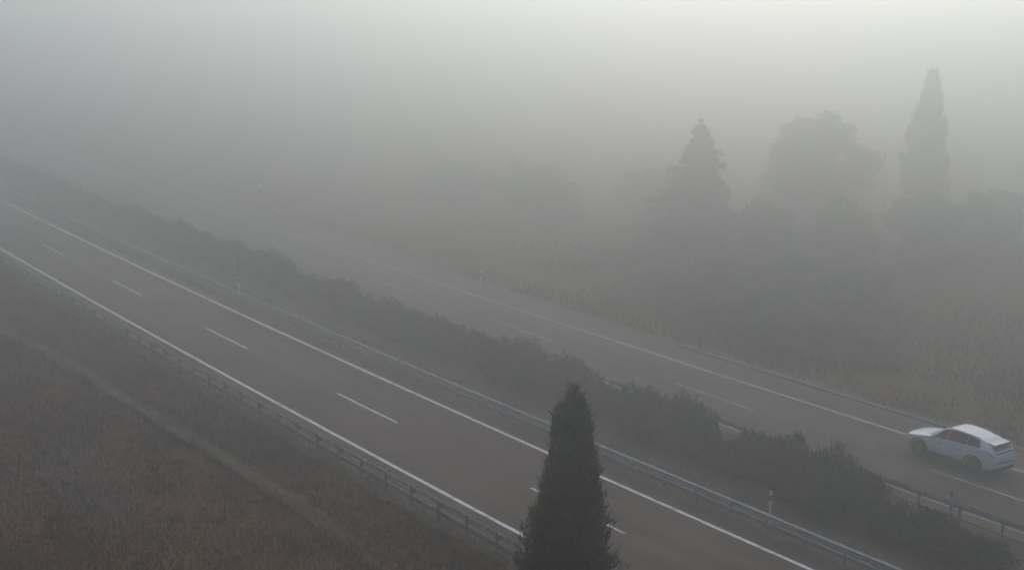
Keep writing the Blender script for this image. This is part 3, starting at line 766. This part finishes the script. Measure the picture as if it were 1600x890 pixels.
# ------------------------------------------------------------------ the white car
M_car = plain('white_car_paint', (0.86, 0.86, 0.85), 0.25, 0.0, 0.5)
nt_ = M_car.node_tree; b_ = nt_.nodes['Principled BSDF']
tc_ = nt_.nodes.new('ShaderNodeTexCoord'); sz_ = nt_.nodes.new('ShaderNodeSeparateXYZ'); nz_ = nt_.nodes.new('ShaderNodeTexNoise'); nz_.inputs['Scale'].default_value = 5.0; nz_.inputs['Detail'].default_value = 6
ad_ = nt_.nodes.new('ShaderNodeMath'); ad_.operation = 'MULTIPLY_ADD'; ad_.inputs[1].default_value = 0.5
mp_ = nt_.nodes.new('ShaderNodeMapRange'); mp_.inputs[1].default_value = 1.0; mp_.inputs[2].default_value = 0.45; mp_.inputs[4].default_value = 0.55
mx_ = nt_.nodes.new('ShaderNodeMix'); mx_.data_type = 'RGBA'; mx_.inputs['A'].default_value = (0.86, 0.86, 0.85, 1); mx_.inputs['B'].default_value = (0.30, 0.26, 0.21, 1)
nt_.links.new(tc_.outputs['Object'], sz_.inputs[0]); nt_.links.new(tc_.outputs['Object'], nz_.inputs['Vector'])
nt_.links.new(nz_.outputs['Fac'], ad_.inputs[0]); nt_.links.new(sz_.outputs['Z'], ad_.inputs[2]); nt_.links.new(ad_.outputs[0], mp_.inputs[0])
nt_.links.new(mp_.outputs[0], mx_.inputs['Factor']); nt_.links.new(mx_.outputs['Result'], b_.inputs['Base Color'])
M_glass = plain('dark_car_glass', (0.010, 0.012, 0.014), 0.12, 0.0, 0.25)
M_glass_rear = plain('rear_glass', (0.10, 0.105, 0.11), 0.05, 0.0, 1.0)
M_clad = plain('dark_cladding', (0.03, 0.03, 0.032), 0.6)
M_tyre = plain('tyre_rubber', (0.02, 0.02, 0.02), 0.85)
M_rim = plain('alloy_rim', (0.12, 0.122, 0.125), 0.4, 0.6)
M_tail = plain('tail_light', (0.06, 0.010, 0.012), 0.2)
M_head = plain('head_light', (0.45, 0.47, 0.5), 0.1, 0.2)
M_plate = plain('number_plate', (0.7, 0.7, 0.68), 0.5)
ix = lambda x, xs, ys: float(np.interp(x, xs, ys))
XT = [-2.29, -2.26, -2.20, -2.10, -1.95, -1.86, -1.60, -1.0, -0.35, 0.05, 0.45, 0.80, 1.02, 1.20, 1.60, 1.98, 2.12, 2.22, 2.28]
ZT = [0.66, 0.97, 1.09, 1.19, 1.32, 1.38, 1.475, 1.585, 1.62, 1.59, 1.42, 1.20, 1.055, 1.03, 0.985, 0.905, 0.84, 0.74, 0.60]
XW = [-2.29, -2.22, -2.05, -1.6, -0.8, 0.8, 1.5, 1.9, 2.12, 2.22, 2.28]
WW = [0.70, 0.80, 0.87, 0.915, 0.925, 0.925, 0.915, 0.87, 0.77, 0.68, 0.55]
def section(x):
    zt = ix(x, XT, ZT); w = ix(x, XW, WW)
    zl = ix(x, [-2.29, -2.1, -1.7, 1.7, 2.1, 2.28], [0.42, 0.30, 0.22, 0.22, 0.25, 0.34])
    belt = min(ix(x, [-2.3, -1.9, -1.2, 0.0, 1.0, 1.3, 2.0, 2.3], [0.95, 1.15, 1.16, 1.09, 1.02, 0.95, 0.82, 0.5]), zt - 0.05)
    roofy = ix(x, [-2.3, -2.1, -1.9, -1.0, 0.0, 0.5, 1.0, 1.2, 2.0, 2.3], [0.62, 0.66, 0.60, 0.62, 0.61, 0.66, 0.74, 0.72, 0.60, 0.42])
    ze = belt + (zt - belt) * ix(x, [-2.3, -2.1, -1.8, 0.2, 1.0, 1.3, 2.3], [0.8, 0.86, 0.90, 0.92, 0.8, 0.7, 0.7])
    mid = 0.5 * (zl + belt)
    return [(0, zl), (w * 0.80, zl), (w * 0.965, zl + 0.10), (w, mid), (w * 0.985, belt - 0.10), (w * 0.955, belt), (roofy, ze), (roofy * 0.72, ze + (zt - ze) * 0.72), (0, zt)]
def sec_pt(x, v):
    """v in 0..8 along the half section, softly rounded"""
    P = section(x); k = min(7, max(0, int(v))); u = v - k
    g = lambda i: P[max(0, min(8, i))]
    p0, p1, p2, p3 = g(k - 1), g(k), g(k + 1), g(k + 2)
    if k == 0: p0 = (-P[1][0], P[1][1])
    if k == 7: p3 = (-P[7][0], P[7][1])
    o = []
    for c in (0, 1):
        m1, m2 = (p2[c] - p0[c]) * 0.28, (p3[c] - p1[c]) * 0.28
        o.append((2 * u**3 - 3 * u**2 + 1) * p1[c] + (u**3 - 2 * u**2 + u) * m1 + (-2 * u**3 + 3 * u**2) * p2[c] + (u**3 - u**2) * m2)
    return Vector((x, o[0], o[1]))
def build_body():
    xs = sorted(set(np.round(np.concatenate([np.linspace(-2.29, -1.7, 22), np.linspace(-1.7, 1.3, 46), np.linspace(1.3, 2.28, 26)]), 4)))
    vsamp = [k / 4 for k in range(0, 33)]
    ring = len(vsamp) * 2 - 2
    v = []; f = []
    for x in xs:
        half = [sec_pt(x, q) for q in vsamp]
        full = half + [Vector((p.x, -p.y, p.z)) for p in half[-2:0:-1]]
        v += full
    for i in range(len(xs) - 1):
        for k in range(ring):
            f.append((i * ring + k, i * ring + (k + 1) % ring, (i + 1) * ring + (k + 1) % ring, (i + 1) * ring + k))
    f.append(tuple(range(ring))[::-1]); f.append(tuple((len(xs) - 1) * ring + k for k in range(ring)))
    return v, f
car = link('car', None, loc=W(-16.85, 51.85, 0.006), rotz=PI + heading(-16.85)); tag(car, 'white sport utility car driving away to the left on the far carriageway', 'car')
car.scale = (1.10, 1.08, 1.08)
bv, bf = build_body()
body_me = new_mesh('body', bv, bf, M_car, True)
bm = bmesh.new(); bm.from_mesh(body_me); bmesh.ops.recalc_face_normals(bm, faces=bm.faces); bm.to_mesh(body_me); bm.free()
body = link('body', body_me)
WX, WR = 1.34, 0.355
cut = MB()
for x in (-WX, WX):
    for y in (-1, 1): cut.cyl((x, y * 0.62, WR), (x, y * 1.2, WR), 0.425, 0.425, 28)
cutter = link('cutter', cut.mesh('cutter', M_clad))
md = body.modifiers.new('arches', 'BOOLEAN'); md.operation = 'DIFFERENCE'; md.object = cutter; md.solver = 'EXACT'
dg = bpy.context.evaluated_depsgraph_get()
cut_me = bpy.data.meshes.new_from_object(body.evaluated_get(dg)); body.modifiers.clear()
body.data = cut_me
bpy.data.objects.remove(cutter)
body.parent = car
def patch(name, x0, x1, v0, v1, side, mat, parent, nx=10, nv=6, off=0.008, both=False):
    """a pane or panel lying on the body skin, with a little thickness"""
    fx0 = x0 if callable(x0) else (lambda q: x0); fx1 = x1 if callable(x1) else (lambda q: x1)
    v = []; f = []
    vv = [v0 + (v1 - v0) * j / nv for j in range(nv + 1)]
    rows = [(q, 1) for q in vv]
    if both: rows = rows + [(q, -1) for q in vv[::-1][1:]]
    nr = len(rows)
    for i in range(nx + 1):
        for (q, sg_) in rows:
            x = fx0(q) + (fx1(q) - fx0(q)) * i / nx
            p = sec_pt(x, q); e = 0.01
            tx = sec_pt(x + e, q) - sec_pt(x - e, q); tv = sec_pt(x, min(8, q + e)) - sec_pt(x, q - e)
            nn = tx.cross(tv)
            if nn.length < 1e-9: nn = Vector((0, 0, 1))
            nn.normalize()
            if nn.y < -0.2 or (abs(nn.y) <= 0.2 and nn.z < 0): nn = -nn
            p = p + nn * off
            v.append((p.x, p.y * sg_ * side, p.z))
    for i in range(nx):
        for j in range(nr - 1): f.append((i * nr + j, (i + 1) * nr + j, (i + 1) * nr + j + 1, i * nr + j + 1))
    return link(name, new_mesh(name, v, f, mat, True), parent)
for sd_ in (1, -1):
    patch('side_window', lambda q: -0.01, lambda q: 0.82 - 0.62 * (q - 5), 5.08, 5.88, sd_, M_glass, car)
    patch('side_window', -0.94, -0.04, 5.08, 5.88, sd_, M_glass, car)
    patch('side_window', lambda q: -1.66 + 0.25 * (q - 5), -0.97, 5.10, 5.86, sd_, M_glass, car)
    link('roof_rail', MB().cyl((-1.45, sd_ * 0.625, 1.535), (0.0, sd_ * 0.635, 1.60), 0.018, 0.018, 6).mesh('roof_rail', M_galv, True), car)
    mr_ = MB(); mr_.box(0.72, 0.86, sd_ * 0.93 - 0.0, sd_ * 0.93 + sd_ * 0.17, 0.99, 1.11)
    link('mirror', mr_.mesh('mirror', M_car), car)
    patch('head_light', 1.80, 2.13, 4.6, 5.4, sd_, M_head, car, 6, 4, 0.01)
    patch('tail_light', -2.235, -1.86, 4.50, 4.86, sd_, M_tail, car, 8, 3, 0.014)
    patch('sill_trim', -0.90, 0.90, 1.15, 2.35, sd_, M_clad, car, 10, 3, 0.006)
    for x in (0.28, -0.62):
        link('door_handle', MB().box(x - .1, x + .1, sd_ * 0.915, sd_ * 0.945, 0.855, 0.885).mesh('door_handle', M_galv), car)
patch('windscreen', lambda q: 0.24, lambda q: 0.96, 6.25, 8.0, 1, M_glass, car, 8, 6, 0.008, both=True)
patch('rear_window', -2.17, -1.985, 6.35, 8.0, 1, M_glass_rear, car, 6, 6, 0.010, both=True)
patch('light_bar', -2.243, -2.215, 6.0, 8.0, 1, M_tail, car, 4, 6, 0.014, both=True)
sb = MB(); sb.add([(-2.10, -.54, 1.350), (-1.80, -.56, 1.385), (-1.80, .56, 1.385), (-2.10, .54, 1.350), (-2.10, -.54, 1.378), (-1.80, -.56, 1.432), (-1.80, .56, 1.432), (-2.10, .54, 1.378)], box_vf(0, 1, 0, 1, 0, 1)[1])
link('roof_spoiler', sb.mesh('roof_spoiler', M_car), car)
link('spoiler_edge', MB().box(-2.122, -2.102, -0.53, 0.53, 1.340, 1.374).mesh('spoiler_edge', M_clad), car)
link('number_plate', MB().box(-2.312, -2.295, -0.26, 0.26, 0.66, 0.77).mesh('number_plate', M_plate), car)
link('plate_recess', MB().box(-2.296, -2.27, -0.55, 0.55, 0.585, 0.64).mesh('plate_recess', M_clad), car)
link('rear_bumper', MB().box(-2.335, -2.20, -0.70, 0.70, 0.44, 0.58).mesh('rear_bumper', M_car), car)
link('bumper_skirt', MB().box(-2.32, -2.10, -0.66, 0.66, 0.27, 0.435).mesh('bumper_skirt', M_clad), car)
for x in (-WX, WX):
    for y in (-1, 1):
        ar = MB(); n_ = 22
        for k in range(n_ + 1):
            a = math.radians(-12) + math.radians(204) * k / n_
            w0 = ix(x + 0.45 * math.cos(a), XW, WW)
            for (r_, dy) in ((0.420, 0.016), (0.475, 0.018), (0.475, -0.03), (0.420, -0.03)):
                ar.v.append((x + r_ * math.cos(a), y * (w0 + dy), WR + r_ * math.sin(a)))
        for k in range(n_):
            for j in range(4): ar.f.append((k * 4 + j, k * 4 + (j + 1) % 4, k * 4 + 4 + (j + 1) % 4, k * 4 + 4 + j))
        link('arch_trim', ar.mesh('arch_trim', M_clad), car)
def wheel_meshes():
    prof = [(0.0, 0.10), (0.22, 0.10), (0.25, 0.115), (0.335, 0.11), (0.355, 0.07), (0.355, -0.07), (0.335, -0.11), (0.0, -0.11)]
    v = []; f = []; n = 28
    for k in range(n):
        a = 2 * PI * k / n
        for (r_, y) in prof[2:7]: v.append((r_ * math.cos(a), y, r_ * math.sin(a)))
        v.append((0.25 * math.cos(a), -0.11, 0.25 * math.sin(a)))
    for k in range(n):
        for j in range(5): f.append((k * 6 + j, k * 6 + j + 1, ((k + 1) % n) * 6 + j + 1, ((k + 1) % n) * 6 + j))
    ty = new_mesh('tyre', v, f, M_tyre, True)
    rm = MB(); rm.cyl((0, -0.10, 0), (0, 0.04, 0), 0.252, 0.252, 24)
    for k in range(5):
        a = 2 * PI * k / 5
        for da in (-0.16, 0.16):
            e = Vector((0.25 * math.cos(a + da), 0.085, 0.25 * math.sin(a + da)))
            rm.cyl((0, 0.10, 0), e, 0.035, 0.026, 6)
    rm.cyl((0, 0.04, 0), (0, 0.115, 0), 0.06, 0.05, 12)
    return ty, rm.mesh('rim', M_rim)
ty, rm = wheel_meshes()
dish = MB().cyl((0, 0.041, 0), (0, 0.047, 0), 0.235, 0.235, 24).mesh('brake', M_clad)
for x in (-WX, WX):
    for y in (-1, 1):
        wh = link('wheel', None, car, (x, y * 0.80, WR), 0 if y > 0 else PI); wh.empty_display_size = .2
        link('tyre', ty, wh); link('rim', rm, wh); link('brake', dish, wh)

# ------------------------------------------------------------------ fog
M_fog = bpy.data.materials.new('fog'); M_fog.use_nodes = True
fn = M_fog.node_tree
for n_ in list(fn.nodes): fn.nodes.remove(n_)
fo = fn.nodes.new('ShaderNodeOutputMaterial'); pv = fn.nodes.new('ShaderNodeVolumePrincipled')
pv.inputs['Color'].default_value = (0.80, 0.80, 0.78, 1); pv.inputs['Density'].default_value = HAZE_DENSITY; pv.inputs['Anisotropy'].default_value = 0.90
fn.links.new(pv.outputs[0], fo.inputs['Volume'])
hv, hf = box_vf(-660, 680, -440, 860, -1.6, 26.0)
haze = link('haze', new_mesh('haze', hv, hf, M_fog)); tag(haze, kind='stuff')
